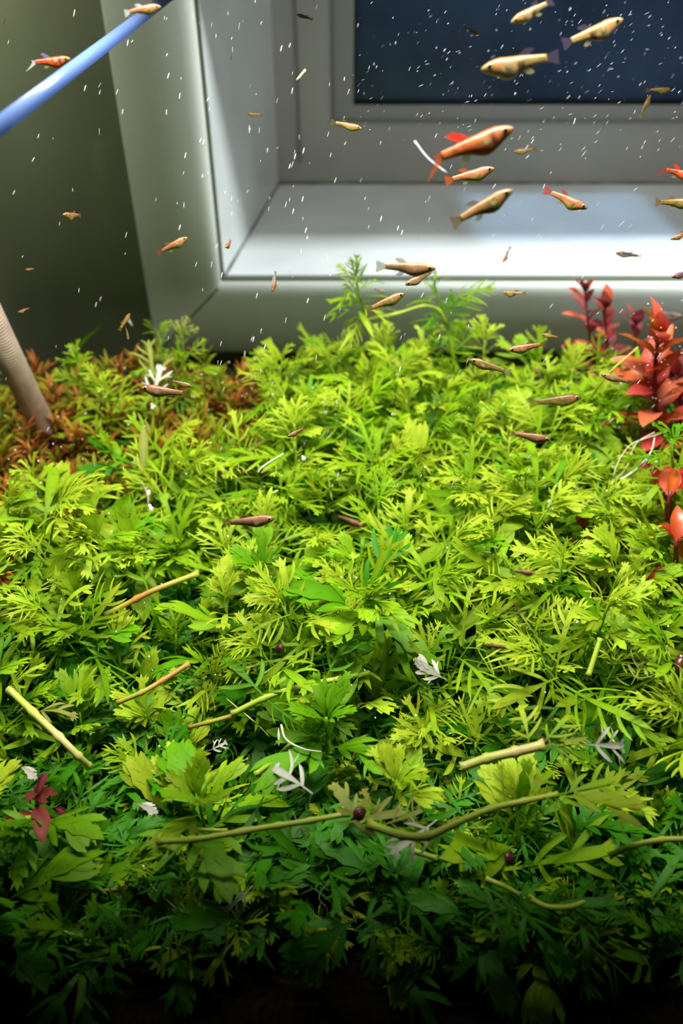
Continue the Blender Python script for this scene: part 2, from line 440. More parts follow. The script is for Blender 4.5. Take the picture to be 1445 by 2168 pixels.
STEMC = {'y': (lin((176, 186, 70)), lin((150, 176, 50))), 'o': (lin((184, 128, 62)), lin((170, 170, 70))), 'g': (lin((80, 130, 24)), lin((130, 170, 40))), 'r': (lin((90, 28, 30)), lin((130, 40, 44))),
         'p': (lin((200, 190, 120)), lin((190, 200, 90))), 'b': (lin((96, 70, 30)), lin((120, 110, 40))), 'w': (lin((210, 214, 190)), lin((220, 220, 200)))}
def mixc(a, b, t): return tuple(a[i] * (1 - t) + b[i] * t for i in range(4))
def stem_part(root, pts, r0, r1, cset, name='stem', n=6, nodes=0, sub=4):
    pp = spline([Vector(p) - root.location for p in pts], sub)
    k = len(pp); rr = []; cc = []
    a, c = STEMC[cset]
    for i in range(k):
        t = i / (k - 1); r = r0 + (r1 - r0) * t
        if nodes:
            ph = (t * nodes) % 1.0
            near = min(ph, 1 - ph)
            if near < .5 / max(2, k / nodes): r *= 1.35
        rr.append(r); cc.append(mixc(a, c, t) if not nodes else mixc(a, c, .5 + .5 * math.sin(t * nodes * 2.1)))
    b = MB(); b.tube(pp, rr, n, cc); return b.build(name, M['stem'], root)
def whorl_leaves(root, top, axis, nn, gap, size, kinds, mats, e_top=72, e_low=18, per=2, a0=None, s_top=.55, extra_top=3, zmin=.012, step=90):
    """leaves up a stem: pairs set crosswise, small and upright at the tip, larger and spreading below"""
    axis = axis.normalized(); s = axis.orthogonal().normalized(); q = axis.cross(s)
    a0 = rng.uniform(0, 360) if a0 is None else a0
    for i in range(nn):
        t = i / max(1, nn - 1)
        p = top - axis * gap * (i + .4)
        if p.z < zmin: break
        el = e_top + (e_low - e_top) * t ** .8
        sz = size * (s_top + (1 - s_top) * min(1, t * 1.6))
        cnt = per + (extra_top if i == 0 else 0)
        for j in range(cnt):
            az = R(a0 + i * step + j * 360 / cnt + rng.uniform(-18, 18))
            e = R(el + rng.uniform(-10, 10))
            d = (s * math.cos(az) + q * math.sin(az)) * math.cos(e) + axis * math.sin(e)
            put_leaf(root, p, d, sz * rng.uniform(.8, 1.15), rng.choice(kinds), mats[min(len(mats) - 1, int(t * len(mats) * .999))] if rng.random() < .85 else rng.choice(mats), rng.uniform(-.35, .35))

# ------------------------------------------------------------------ the green carpet
def top_height(x, y):
    """height of the plants' tops: low at the front, a mound in the middle at the back, a dip in between"""
    h = .072 + .05 * min(1, max(0, (y - .20) / .18)) - .03 * min(1, max(0, (.245 - y) / .05))
    h += .012 * math.exp(-((x - .0) ** 2 / .015 + (y - .62) ** 2 / .006))
    h += .026 * mn.noise(Vector((x * 11, y * 11, 1.7)))
    h -= .022 * math.exp(-((x + .02) ** 2 / .003 + (y - .44) ** 2 / .002))
    h -= .030 * math.exp(-((x + .10) ** 2 / .004 + (y - .31) ** 2 / .001))
    h -= .036 * math.exp(-((x + .03) ** 2 / .002 + (y - .285) ** 2 / .0012))
    return h
plants = []
RUNS = [[(335, 1782), (560, 1752), (740, 1722), (860, 1765), (1040, 1712), (1180, 1682)], [(975, 1625), (1150, 1578)], [(440, 1530), (495, 1512), (640, 1452), (780, 1425)], [(222, 1302), (420, 1214)],
        [(248, 1488), (400, 1405)], [(20, 1460), (188, 1622)], [(1288, 1812), (1445, 1776)], [(1028, 1860), (1100, 1895), (1240, 1910)], [(562, 1602), (662, 1682)], [(468, 1948), (535, 1875)], [(595, 1535), (680, 1592)], [(870, 1395), (945, 1440)], [(1312, 1016), (1385, 925)], [(1230, 1575), (1355, 1577)]]
RUNP = [at_z(a[0] + (b_[0] - a[0]) * k / 6, a[1] + (b_[1] - a[1]) * k / 6, .10 if a[1] < 1780 else .07) for L_ in RUNS for a, b_ in zip(L_, L_[1:]) for k in range(7)]
def runner_dip(x, y):
    """how much lower the tops stay where a runner lies over them"""
    best = 0
    for p in RUNP:
        dx, dy = x - p.x, y - p.y          # sprigs just in front of a runner would cover it
        if abs(dx) < .022 and -.045 < dy < .018: best = max(best, 1 - abs(dx) / .05)
    return best
def half(y): return .4225 * (.779 * y + .25) + .022
def zone(x, y):
    hx = x / half(y)
    col = 'left' if hx < -.38 else ('right' if hx > .38 else 'centre')
    row = 'dim front' if y < .245 else ('front' if y < .33 else ('middle' if y < .44 else ('upper' if y < .56 else 'back')))
    return row, col
def blocked(x, y):
    hx = x / half(y)
    if hx < -.62 and y > .49: return True               # the rust-coloured needle plants
    if hx < -.22 and y > .575: return True
    if hx > .86 and y > .50: return True                   # the red stems
    if hx > .50 and y > .71: return True
    return False
GX = .0365
row = 0
y = .206
while y < .735:
    hw = half(y)
    x = -hw + (GX / 2 if row % 2 else 0)
    while x < hw:
        xx, yy = x + rng.uniform(-.010, .010), y + rng.uniform(-.009, .009)
        if not blocked(xx, yy): plants.append((xx, yy))
        x += GX
    y += GX * .87; row += 1
LEANS = {'left': (-.42, -.05), 'right': (.42, -.05), 'forward': (0, -.5), 'backwards': (0, .3), 'upright': (0, 0)}
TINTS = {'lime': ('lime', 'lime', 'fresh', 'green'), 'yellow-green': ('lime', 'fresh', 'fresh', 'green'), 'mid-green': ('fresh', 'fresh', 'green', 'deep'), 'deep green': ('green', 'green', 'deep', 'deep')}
FORMS = {'finely cut': ('fine', 'fine', 'mid'), 'lobed': ('mid', 'mid', 'broad'), 'mixed': ('mid', 'fine'), 'broad lobed': ('broad', 'mid', 'broad')}
recs = []
for (x, y) in plants:
    row_, col_ = zone(x, y)
    lean = rng.choice(list(LEANS)); form = rng.choice(list(FORMS)) if y < .45 else rng.choice(['finely cut', 'lobed', 'mixed'])
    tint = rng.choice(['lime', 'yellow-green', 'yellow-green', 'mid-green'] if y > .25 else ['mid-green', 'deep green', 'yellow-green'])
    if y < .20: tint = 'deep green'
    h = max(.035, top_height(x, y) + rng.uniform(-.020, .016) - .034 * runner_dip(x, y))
    lx, ly = LEANS[lean]; lx += rng.uniform(-.1, .1); ly += rng.uniform(-.1, .1)
    base = Vector((x - lx * h * .6, y - ly * h * .6, 0.0)); top = Vector((x, y, h))
    root = empty('water_wisteria', base)
    ax = Vector((lx * 1.3, ly * 1.3, 1)).normalized()
    midp = base.lerp(top, .5) - Vector((lx, ly, 0)) * .012
    stem_part(root, [base, midp, top], .0012, .0008, 'g', n=5, sub=3)
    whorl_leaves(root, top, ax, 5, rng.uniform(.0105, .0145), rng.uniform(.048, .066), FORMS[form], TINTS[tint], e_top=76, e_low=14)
    recs.append((root, tint, form, lean, row_, col_))
from collections import defaultdict
dd = defaultdict(list)
for r in recs: dd[r[1:]].append(r[0])
ORD = ['leftmost', 'second from left', 'third from left', 'fourth from left', 'fifth from left', 'sixth from left']
for (tint, form, lean, row_, col_), L in dd.items():
    L.sort(key=lambda o: o.location.x)
    for i, o in enumerate(L):
        place = f'{row_} {col_} of carpet'
        ln = 'upright' if lean == 'upright' else f'leaning {lean}'
        lab = f'{tint} sprig, {form} leaves, {ln}, {place}'
        if len(L) > 1: lab += ', ' + (('nearer the left' if i == 0 else 'nearer the right') if len(L) == 2 else (ORD[i] if i < len(L) - 1 else 'rightmost'))
        tag(o, lab, 'plant', f'water wisteria sprigs in the {row_} of the green carpet')
# understory: shaded older leaves low down, nobody could count them
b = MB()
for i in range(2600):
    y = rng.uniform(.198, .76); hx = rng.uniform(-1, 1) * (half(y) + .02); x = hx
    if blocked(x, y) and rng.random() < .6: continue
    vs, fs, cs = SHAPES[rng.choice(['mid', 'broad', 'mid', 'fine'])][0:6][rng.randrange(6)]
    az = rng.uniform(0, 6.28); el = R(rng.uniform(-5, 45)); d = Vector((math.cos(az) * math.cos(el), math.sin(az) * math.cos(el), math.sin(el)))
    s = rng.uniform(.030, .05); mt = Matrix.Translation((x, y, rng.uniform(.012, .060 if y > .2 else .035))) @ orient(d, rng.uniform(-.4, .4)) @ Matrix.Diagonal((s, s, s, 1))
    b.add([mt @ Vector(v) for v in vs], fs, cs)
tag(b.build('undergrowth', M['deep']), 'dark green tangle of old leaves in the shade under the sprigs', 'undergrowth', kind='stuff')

# ------------------------------------------------------------------ needle plants, left back (rust, khaki and olive)
def needle_plant(x, y, h, mats, label, size=.024):
    root = empty('needle_stem_plant', (x, y, 0)); top = Vector((x + rng.uniform(-.012, .012), y + rng.uniform(-.01, .01), h))
    stem_part(root, [root.location, root.location.lerp(top, .5) + Vector((rng.uniform(-.003, .003), 0, 0)), top], .0010, .0007, 'b', n=5, sub=3)
    ax = (top - root.location).normalized()
    whorl_leaves(root, top, ax, 6, .0085, size, ['lance'], mats, 74, 34, 4, s_top=.75, extra_top=2, step=45)
    return root
npl = []
y = .46
while y < .775:
    x = -half(y) - .0
    xe = -.62 * half(y) if y < .57 else -.20 * half(y)
    while x < xe:
        xx = x + rng.uniform(-.006, .006); yy = y + rng.uniform(-.006, .006)
        if blocked(xx, yy): npl.append((xx, yy))
        x += .021
    y += .021
HUE = {'rust and olive': ('khaki', 'orange', 'khaki'), 'brown-red': ('orange', 'brown', 'brown'), 'khaki green': ('khaki', 'khaki', 'orange')}
nrec = defaultdict(list)
for x, y in npl:
    hue = rng.choice(['rust and olive', 'brown-red', 'khaki green'])
    h = .062 + .02 * (y - .46) / .3 + rng.uniform(-.012, .012)
    size = rng.choice(['short', 'tall'])
    h += .012 if size == 'tall' else -.004
    o = needle_plant(x, y, h, HUE[hue], None, .030)
    f_ = (x + half(y)) / (.85 * half(y))
    nrec[(hue, size, ('near row' if y < .56 else ('middle row' if y < .67 else 'rear row')) + ' ' + ('far left' if f_ < .25 else ('left' if f_ < .5 else ('right' if f_ < .8 else 'far right'))))].append(o)
for (hue, size, rw), L in nrec.items():
    L.sort(key=lambda o: o.location.x)
    for i, o in enumerate(L):
        lab = f'{size} {hue} needle-leaved stem, left back patch, {rw}'
        ORD2 = ORD + ['seventh from left', 'eighth from left', 'ninth from left', 'tenth from left']
        if len(L) > 1: lab += ', ' + ('rightmost' if i == len(L) - 1 else ORD2[i])
        tag(o, lab, 'plant', f'needle-leaved stems at the left back, {rw}')

# ------------------------------------------------------------------ hand placed sprigs
def sprig_at(px, py, y, label, base_px=None, forms=('mid', 'fine'), mats=('lime', 'fresh', 'green'), nn=7, gap=.011, size=.05, lean=(0, 0), z0=0.0, sett='g', e_top=68, e_low=15, r=.0013, group=None):
    top = at_y(px, py, y)
    base = Vector((top.x - lean[0], top.y - lean[1], z0))
    root = empty('water_wisteria', base)
    mid = base.lerp(top, .55) - Vector((lean[0], lean[1], 0)) * .25
    stem_part(root, [base, mid, top], r, r * .7, sett, n=6, sub=4)
    whorl_leaves(root, top, (top - mid), nn, gap, size, forms, mats, e_top, e_low)
    return tag(root, label, 'plant', group)
sprig_at(722, 742, .700, 'tall lime sprig with flared tips, topmost of the centre back mound', forms=('mid', 'mid', 'fine'), nn=8, size=.050, lean=(.02, -.01))
sprig_at(590, 775, .675, 'lime sprig with drooping finger leaves, left shoulder of the back mound', forms=('mid', 'fine'), nn=8, size=.052, lean=(-.01, -.02))
sprig_at(775, 800, .665, 'lime sprig just right of the topmost one on the back mound', nn=7, size=.046, lean=(.015, 0))
sprig_at(905, 800, .68, 'slender green sprig reaching up right of the back mound', nn=7, size=.046, lean=(.02, 0))
sprig_at(1010, 810, .70, 'green sprig under the small fish by the back glass', nn=7, size=.045, mats=('fresh', 'green'))
sprig_at(1160, 800, .69, 'bright sprig left of the purple-red stems at the back', nn=7, size=.050, mats=('lime', 'fresh'), forms=('mid', 'broad'))
sprig_at(1085, 880, .64, 'bright lime bushy sprig below the back glass, right of centre', nn=7, size=.050, mats=('lime', 'fresh'))
sprig_at(1240, 890, .66, 'lime sprig in front of the purple-red stems', nn=6, size=.048, mats=('lime', 'fresh'))
sprig_at(930, 900, .60, 'lime sprig pointing up right in the middle of the back mound', nn=7, size=.05, mats=('lime', 'lime', 'fresh'), lean=(.03, 0))
sprig_at(385, 705, .700, 'pale green sprig with whitened leaves, left back beside casing', forms=('mid', 'fine'), mats=('olive', 'fresh', 'lime'), nn=8, size=.040, lean=(.005, 0))
sprig_at(335, 705, .700, 'green sprig in front of the left window casing', forms=('fine',), mats=('fresh', 'green'), nn=7, size=.040)
sprig_at(165, 768, .670, 'green sprig rising beside the steel pipe', forms=('mid', 'fine'), mats=('fresh', 'khaki', 'green'), nn=8, size=.042)
sprig_at(215, 815, .655, 'bright broad-fingered sprig among the rust needle plants', forms=('mid', 'mid'), mats=('lime', 'fresh', 'fresh'), nn=9, size=.050)
sprig_at(255, 845, .64, 'lime sprig right of the broad-fingered one, left back', forms=('mid',), mats=('lime', 'fresh'), nn=8, size=.050, lean=(.03, 0))
sprig_at(70, 1000, .53, 'single lime sprig standing over the orange needle plants, far left', forms=('mid', 'broad'), mats=('lime', 'fresh'), nn=6, size=.040)
sprig_at(460, 800, .72, 'green sprig at the left foot of the back mound', forms=('fine', 'mid'), mats=('fresh', 'khaki'), nn=6, size=.036)
sprig_at(830, 800, .74, 'shaded green feathery sprig behind the mound, left of the bent stem', forms=('fine',), mats=('green', 'fresh'), nn=8, size=.042)
sprig_at(1350, 790, .64, 'green broad-fingered sprig left of the salmon-red stem', forms=('mid', 'broad'), mats=('fresh', 'lime'), nn=7, size=.045)
sprig_at(1420, 930, .50, 'green sprig hanging in front of the red stems', forms=('mid',), mats=('green', 'fresh'), nn=5, size=.045, lean=(-.03, 0))
sprig_at(1030, 1240, .42, 'large light green broad leaf sprig at the carpet centre right', forms=('broad', 'mid'), mats=('lime', 'fresh'), nn=5, size=.068)
sprig_at(760, 1190, .44, 'broad mid-green leaf sprig left of the carpet centre', forms=('broad', 'mid'), mats=('fresh', 'green'), nn=5, size=.060)
sprig_at(560, 1200, .42, 'broad dark green leaf sprig in the central hollow', forms=('broad',), mats=('green', 'deep'), nn=5, size=.062)
sprig_at(1400, 1500, .33, 'large broad-lobed bright leaf sprig at the right edge', forms=('broad',), mats=('fresh', 'green'), nn=4, size=.065)
sprig_at(420, 1690, .25, 'broad mid-green leaf sprig behind the pale runner, front left', forms=('broad',), mats=('fresh', 'green'), nn=4, size=.06)
sprig_at(690, 1520, .30, 'broad drooping green leaf sprig below the centre runner', forms=('broad',), mats=('green',), nn=3, size=.06)

# floating bent branch by the window sill, right of centre
Yb = .690
def BP(px, py, dy=0): return at_y(px, py, Yb + dy)
root = empty('water_wisteria_branch', BP(965, 800))
stem_part(root, [BP(965, 800), BP(955, 735), BP(945, 690), BP(930, 658), BP(895, 648), BP(840, 664), BP(778, 676)], .0020, .0015, 'y', n=8, nodes=6, sub=5)
whorl_leaves(root, BP(752, 585), Vector((-.10, 0, 1)), 8, .0062, .040, ['fine', 'lance', 'mid'], ['fresh', 'fresh', 'lime'], 72, -25, 3)
stem_part(root, [BP(778, 676), BP(765, 645), BP(752, 585)], .0013, .0010, 'g', n=6)
whorl_leaves(root, BP(918, 600), Vector((-.15, 0, 1)), 5, .008, .032, ['fine', 'lance'], ['fresh', 'green'], 60, 0, 2)
stem_part(root, [BP(940, 670), BP(930, 635), BP(918, 600)], .0011, .0009, 'g', n=6)
whorl_leaves(root, BP(962, 640), Vector((.3, 0, 1)), 10, .0085, .032, ['fine', 'mid'], ['green', 'fresh'], 55, 10, 3)
for px, py, ang in ((1020, 575, 20), (985, 610, 40), (1000, 690, 35)):
    p = BP(948, py + 70); d = (BP(px, py) - p)
    put_leaf(root, p, d, d.length * 1.15, 'fine', 'fresh', .2)
tag(root, 'loose bent branch with two feathery tufts, floating before the white sill', 'plant')

# ------------------------------------------------------------------ red plants
def red_stem(pts, label, size, mats, shape='ovate', nn=9, r=.0016, gap=None, e=(75, 10), name='red_stem_plant', per=2, sett='r', extra=2, mem=None):
    root = empty(name, pts[0])
    stem_part(root, pts, r, r * .7, sett, n=7, nodes=nn, sub=4)
    sp = spline(pts, 12)[::-1]
    tot = sum((sp[i + 1] - sp[i]).length for i in range(len(sp) - 1))
    gap = gap or tot / nn
    acc = 0; nxt = .1 * gap; k = 0; a0 = rng.uniform(0, 360)
    for i in range(len(sp) - 1):
        acc += (sp[i + 1] - sp[i]).length
        if acc >= nxt and k < nn:
            ax = (sp[i] - sp[i + 1]).normalized(); s1 = ax.orthogonal().normalized(); q = ax.cross(s1)
            t = k / max(1, nn - 1); el = e[0] + (e[1] - e[0]) * min(1, t * 1.6)
            for j in range(per + (extra if k == 0 else 0)):
                az = R(a0 + k * 90 + j * 360 / (per + (extra if k == 0 else 0)) + rng.uniform(-20, 20)); ee = R(el + rng.uniform(-10, 10))
                d = (s1 * math.cos(az) + q * math.sin(az)) * math.cos(ee) + ax * math.sin(ee)
                put_leaf(root, sp[i], d, size * rng.uniform(.8, 1.2) * (.8 + .3 * min(1, t * 2)), shape, rng.choice(mats), rng.uniform(-.4, .4))
            nxt += gap; k += 1
    return tag(root, label, 'plant')
def Y(px, py, y): return at_y(px, py, y)
red_stem([at_z(1425, 1150, .0), Y(1400, 960, .60), Y(1385, 820, .61), Y(1392, 715, .60)], 'tall salmon-red stem plant at the right edge, bubbles on its crown', .044, ['red', 'red', 'rust'], nn=18, r=.0020, e=(78, 8), extra=2)
red_stem([at_z(1440, 1100, .0), Y(1440, 900, .63), Y(1435, 800, .64)], 'red stem plant behind the salmon-red one, cut by the right edge', .034, ['red', 'rust', 'crim'], nn=15, e=(70, 10))
red_stem([at_z(1380, 1000, .0), Y(1370, 930, .64), Y(1375, 860, .65)], 'short crimson stem plant under the salmon-red one', .030, ['red', 'crim'], nn=10)
red_stem([at_z(1275, 900, .0), Y(1262, 800, .755), Y(1245, 690, .755), Y(1238, 622, .75)], 'slim purple-red stem plant before the white casing, tallest at the back right', .030, ['crim', 'crim', 'red'], nn=15, r=.0013, e=(80, 5))
red_stem([at_z(1290, 900, .0), Y(1290, 790, .745), Y(1282, 700, .745), Y(1280, 655, .74)], 'purple-red stem plant just right of the slimmest one', .030, ['crim', 'red', 'crim'], nn=14, r=.0013, e=(74, 5))
red_stem([at_z(1360, 880, .0), Y(1345, 790, .74), Y(1345, 690, .73)], 'dark red stem tip behind the salmon-red crown', .030, ['crim'], nn=11, r=.0012, e=(70, 10))
root = red_stem([at_z(1410, 1190, .0), Y(1412, 1085, .475), Y(1418, 1040, .475)], 'large glossy rust-red leaf tuft at the right edge', .044, ['rust', 'rust', 'red'], nn=3, e=(75, 35), per=3)
red_stem([at_z(1440, 1330, .0), Y(1430, 1180, .43), Y(1432, 1140, .43)], 'rust-red leaves below the glossy tuft, right edge', .036, ['rust'], nn=4, e=(60, 20))
red_stem([at_z(1240, 1250, .0), Y(1238, 1150, .47), Y(1235, 1115, .47)], 'small rust-red sprout in the green carpet, right of centre', .018, ['rust', 'rust', 'brown'], nn=5, shape='ovate', r=.001, per=3)
red_stem([at_z(1300, 1280, .0), Y(1292, 1180, .45)], 'small reddish sprout right of the rust-red sprout', .018, ['rust', 'brown'], nn=3, r=.001)
red_stem([at_z(75, 1760, .0), Y(80, 1680, .245)], 'dim purple-brown stem plant at the lower left', .022, ['crim', 'crim'], nn=4, r=.0012, e=(65, 10))
red_stem([at_z(5, 1290, .0), Y(5, 1225, .405)], 'brown-pink needle plant cut by the left edge', .026, ['brown', 'rust'], nn=4, shape='lance', r=.001, per=4)
red_stem([at_z(500, 850, .0), Y(495, 800, .72)], 'brown-red needle stem behind the mound, left', .028, ['brown', 'orange'], nn=6, shape='lance', per=4)
red_stem([at_z(520, 860, .0), Y(520, 830, .71)], 'orange-brown needle stem at the left foot of the mound', .028, ['orange', 'brown', 'khaki'], nn=6, shape='lance', per=4)
red_stem([at_z(450, 850, .0), Y(450, 820, .71)], 'khaki and brown needle stem between the mound and casing', .028, ['khaki', 'brown'], nn=6, shape='lance', per=4)
# strap leaves
for a, b_, c_, lab in (((148, 800), (165, 735), (212, 690), 'long green strap leaf curving right beside the steel pipe'), ((215, 830), (240, 790), (270, 765), 'short green strap leaf before the left wall')):
    p0 = Y(*a, .77); p1 = Y(*c_, .77); m = Y(*b_, .77)
    pts = spline([Vector((p0.x, p0.y, .0)), p0, m, p1], 6); vs = []; fs = []; n = len(pts)
    for i, p in enumerate(pts):
        t = i / (n - 1); wv = .0042 * (1 - t ** 2.2) + .0003; T = (pts[min(i + 1, n - 1)] - pts[max(0, i - 1)]).normalized(); s1 = T.cross(Vector((0, 1, 0))).normalized()
        vs += [p + s1 * wv, p + Vector((0, .001, 0)), p - s1 * wv]
    for i in range(n - 1): fs += [(3 * i, 3 * i + 1, 3 * i + 4, 3 * i + 3), (3 * i + 1, 3 * i + 2, 3 * i + 5, 3 * i + 4)]
    b = MB(); b.add(vs, fs); tag(b.build('strap_leaf', M['green'], origin=pts[0]), lab, 'leaf')

# ------------------------------------------------------------------ runners lying across the carpet
LIFT = .009
def runner(pts, label, r0=.0022, r1=.0018, cs='y', nodes=5, leaves=(), name='plant_runner'):
    """pts: (px, py, z)"""
    P = [at_z(px, py, z + LIFT) for px, py, z in pts]
    root = empty(name, P[0])
    stem_part(root, P, r0, r1, cs, n=8, nodes=nodes, sub=6)
    for (px, py, z, tx, ty, tz, kind, mat) in leaves:
        a = at_z(px, py, z + LIFT); d = at_z(tx, ty, tz + LIFT) - a
        put_leaf(root, a, d, d.length * 1.1, kind, mat, rng.uniform(-.3, .3))
    return tag(root, label, 'stem')
runner([(335, 1782, .088), (420, 1776, .092), (560, 1752, .095), (640, 1740, .094), (740, 1722, .09)], 'long pale yellow runner lying across the front, bent back at its left end', .0016, .0015, 'y', 5)
runner([(335, 1782, .088), (345, 1765, .080), (420, 1757, .07), (480, 1758, .06)], 'thin return end of the pale runner at the front left', .0011, .0009, 'y', 3)
runner([(780, 1745, .095), (850, 1768, .100), (905, 1770, .104), (960, 1745, .106), (1040, 1712, .106), (1110, 1696, .106), (1180, 1682, .104)], 'thick yellow-green runner with a leafy tip, front right of centre', .0024, .0014, 'y', 6,
       [(1060, 1708, .106, 1010, 1790, .10, 'fine', 'fresh'), (1090, 1700, .106, 1100, 1800, .095, 'mid', 'fresh'), (1110, 1695, .106, 1180, 1620, .11, 'mid', 'fresh'), (1130, 1690, .106, 1160, 1790, .095, 'mid', 'green'),
        (1150, 1688, .106, 1250, 1740, .10, 'mid', 'lime'), (1180, 1682, .104, 1355, 1690, .115, 'broad', 'lime'), (1180, 1682, .104, 1300, 1640, .112, 'mid', 'fresh'), (1175, 1683, .104, 1240, 1780, .09, 'broad', 'fresh'),
        (1070, 1704, .106, 1060, 1620, .115, 'mid', 'fresh'), (1040, 1712, .106, 1085, 1780, .098, 'mid', 'green')])
runner([(975, 1625, .108), (1030, 1606, .112), (1090, 1592, .114), (1148, 1578, .114)], 'thick pale stem stub with a brown cut end, front right', .0024, .0028, 'p', 3,
       [(1148, 1578, .114, 1240, 1555, .118, 'fine', 'olive'), (1148, 1578, .114, 1200, 1490, .130, 'mid', 'fresh'), (1120, 1585, .114, 1100, 1480, .13, 'mid', 'lime'), (1148, 1578, .114, 1270, 1600, .115, 'mid', 'green')])
runner([(0, 1525 + 25, .088), (500 - 10, 1512, .09), (560, 1478, .096), (640, 1452, .098), (720, 1437, .098), (780, 1425, .09)][1:], 'pale yellow runner with a white node, middle of the carpet', .0018, .0015, 'y', 4,
       [(560, 1478, .096, 480, 1370, .115, 'mid', 'green'), (560, 1478, .096, 600, 1410, .11, 'mid', 'fresh'), (690, 1442, .098, 730, 1340, .12, 'mid', 'green'), (690, 1442, .098, 700, 1560, .085, 'broad', 'green'), (560, 1478, .096, 640, 1530, .09, 'fine', 'green')])
runner([(495, 1515, .088), (440, 1530, .08), (400, 1540, .07)], 'orange lower end of the middle runner', .0015, .0013, 'o', 2)
runner([(222, 1302, .088), (262, 1282, .092), (325, 1250, .098), (420, 1214, .100)], 'orange-tinted runner left of the central hollow', .0018, .0020, 'o', 4, [(315, 1256, .097, 260, 1130, .13, 'mid', 'fresh'), (315, 1256, .097, 330, 1330, .09, 'mid', 'green')])
runner([(248, 1488, .080), (300, 1466, .086), (345, 1440, .088), (400, 1405, .09)], 'salmon-tinted runner in the dark gap at left', .0015, .0017, 'o', 3)
runner([(20, 1460, .098), (70, 1508, .10), (125, 1560, .10), (165, 1600, .092), (188, 1622, .080)], 'thick straw-coloured stem slanting down at the left edge', .0022, .0020, 'p', 4, [(20, 1460, .098, 60, 1400, .12, 'mid', 'lime'), (70, 1508, .1, 150, 1480, .11, 'mid', 'olive')])
runner([(1288, 1812, .075), (1340, 1790, .080), (1400, 1778, .082), (1450, 1776, .084)], 'yellow stem end at the lower right edge', .0017, .0015, 'y', 3)
runner([(1126, 1905, .055), (1160, 1920, .058), (1205, 1920, .058), (1240, 1908, .055)], 'short curved yellow stem in the dark front right', .0016, .0014, 'y', 1)
runner([(1028, 1860, .055), (1070, 1878, .056), (1100, 1895, .056)], 'short yellow stem left of the curved one, dark front', .0014, .0014, 'y', 1)
runner([(870, 1800, .070), (925, 1818, .070)], 'stub of yellow stem under the thick runner', .0016, .0016, 'y', 1)
runner([(540, 1700 - 60, .07), (580, 1610, .075), (620, 1570, .078)], 'thin yellow stem behind the white broken leaf', .0016, .0014, 'y', 2)
runner([(1245, 1430, .105), (1258, 1390, .112), (1270, 1352, .118)], 'pale upright stem piece right of centre', .0017, .0015, 'y', 1)
runner([(410, 1965, .03), (425, 1945, .04), (440, 1905, .045)], 'small forked yellow stem in the dark front left', .0013, .0010, 'y', 1)
runner([(880, 1963, .03), (960, 1985, .03), (1075, 2005, .03)], 'dim yellow stem at the bottom, right of centre', .0012, .0010, 'b', 2)
runner([(70, 1860, .04), (180, 1885, .045), (270, 1882, .045)], 'dim brown stem in the dark lower left', .0012, .0010, 'b', 2)
runner([(1218, 890, .11), (1280, 800, .165), (1350, 735, .19)], 'thin straight stem rising toward the salmon-red crown', .0010, .0007, 'y', 3)
runner([(1050, 1010 - 130, .13), (1015, 850, .14), (990, 820, .14)][:2], 'thin yellow stem under the right back sprigs', .0010, .0010, 'y', 1)
# white roots at the right
def root_thread(pts, label, r=.0007, cs='w', cat='root', name='root_thread', mat=None):
    P = spline([at_z(*p) for p in pts], 6); b = MB()
    a, c = STEMC[cs]; b.tube(P, [r * (1 - .5 * i / len(P)) for i in range(len(P))], 6, [mixc(a, c, i / len(P)) for i in range(len(P))])
    return tag(b.build(name, M['stem'], origin=P[0]), label, cat)
root_thread([(1312, 1016, .12), (1340, 998, .128), (1368, 970, .135), (1380, 950, .138), (1385, 925, .138)], 'thick white aerial root below the red stem', .0010)
root_thread([(1412, 912, .14), (1385, 922, .14), (1360, 930, .14), (1330, 945, .135), (1305, 985, .125), (1290, 1040, .12)], 'thin pale root branching over the green leaves, right', .0005)
root_thread([(1385, 915, .14), (1345, 940, .132), (1325, 990, .125), (1295, 1020, .12)], 'thin grey root left of the thick white root', .0004)
root_thread([(1270, 1055, .12), (1230, 1070, .12), (1270, 1090, .115), (1310, 1080, .115)], 'fine white rootlets below the pale root', .0003)
root_thread([(595, 1535, .095), (605, 1565, .098), (640, 1585, .098), (680, 1592, .095)], 'white curved root thread in the dark centre gap', .0008)
root_thread([(480, 1480, .09), (540, 1530, .088), (570, 1560, .08)], 'thin brown root thread left of the white one', .0005, 'p')
root_thread([(303, 1832, .06), (310, 1860, .06), (335, 1890, .058), (375, 1925, .05)], 'pale hair-thin root in the dark front left', .0006)
root_thread([(985, 1990, .03), (975, 2015, .03), (968, 2040, .025)], 'forked pale rootlet at the dark bottom', .0004, 'p')
root_thread([(1443, 1980, .04), (1430, 2000, .035), (1410, 2030, .03)], 'hair-thin root at the bottom right edge', .0004, 'p')
root_thread([(690, 1870, .05), (675, 1900, .05), (690, 1920, .045)], 'curled hair-thin root in the dark front centre', .0003, 'w')
root_thread([(545, 1000, .125), (560, 985, .13), (600, 960, .135)], 'pale curved root on the left flank of the mound', .0008)
P = [at_d(877, 299, .40), at_d(905, 335, .40), at_d(945, 367, .40)]
b = MB(); b.tube(spline(P, 6), .0005, 6); tag(b.build('floating_fibre', M['speck'], origin=P[0]), 'pinkish-white fibre drifting beside the orange fish', 'fibre')
P = [at_d(628, 170, .45), at_d(646, 148, .45)]
b = MB(); b.tube(spline(P, 4), .0006, 6); tag(b.build('floating_straw', plain('straw', (190, 190, 140), .6), origin=P[0]), 'short straw-coloured bit drifting before the grey frame', 'debris')

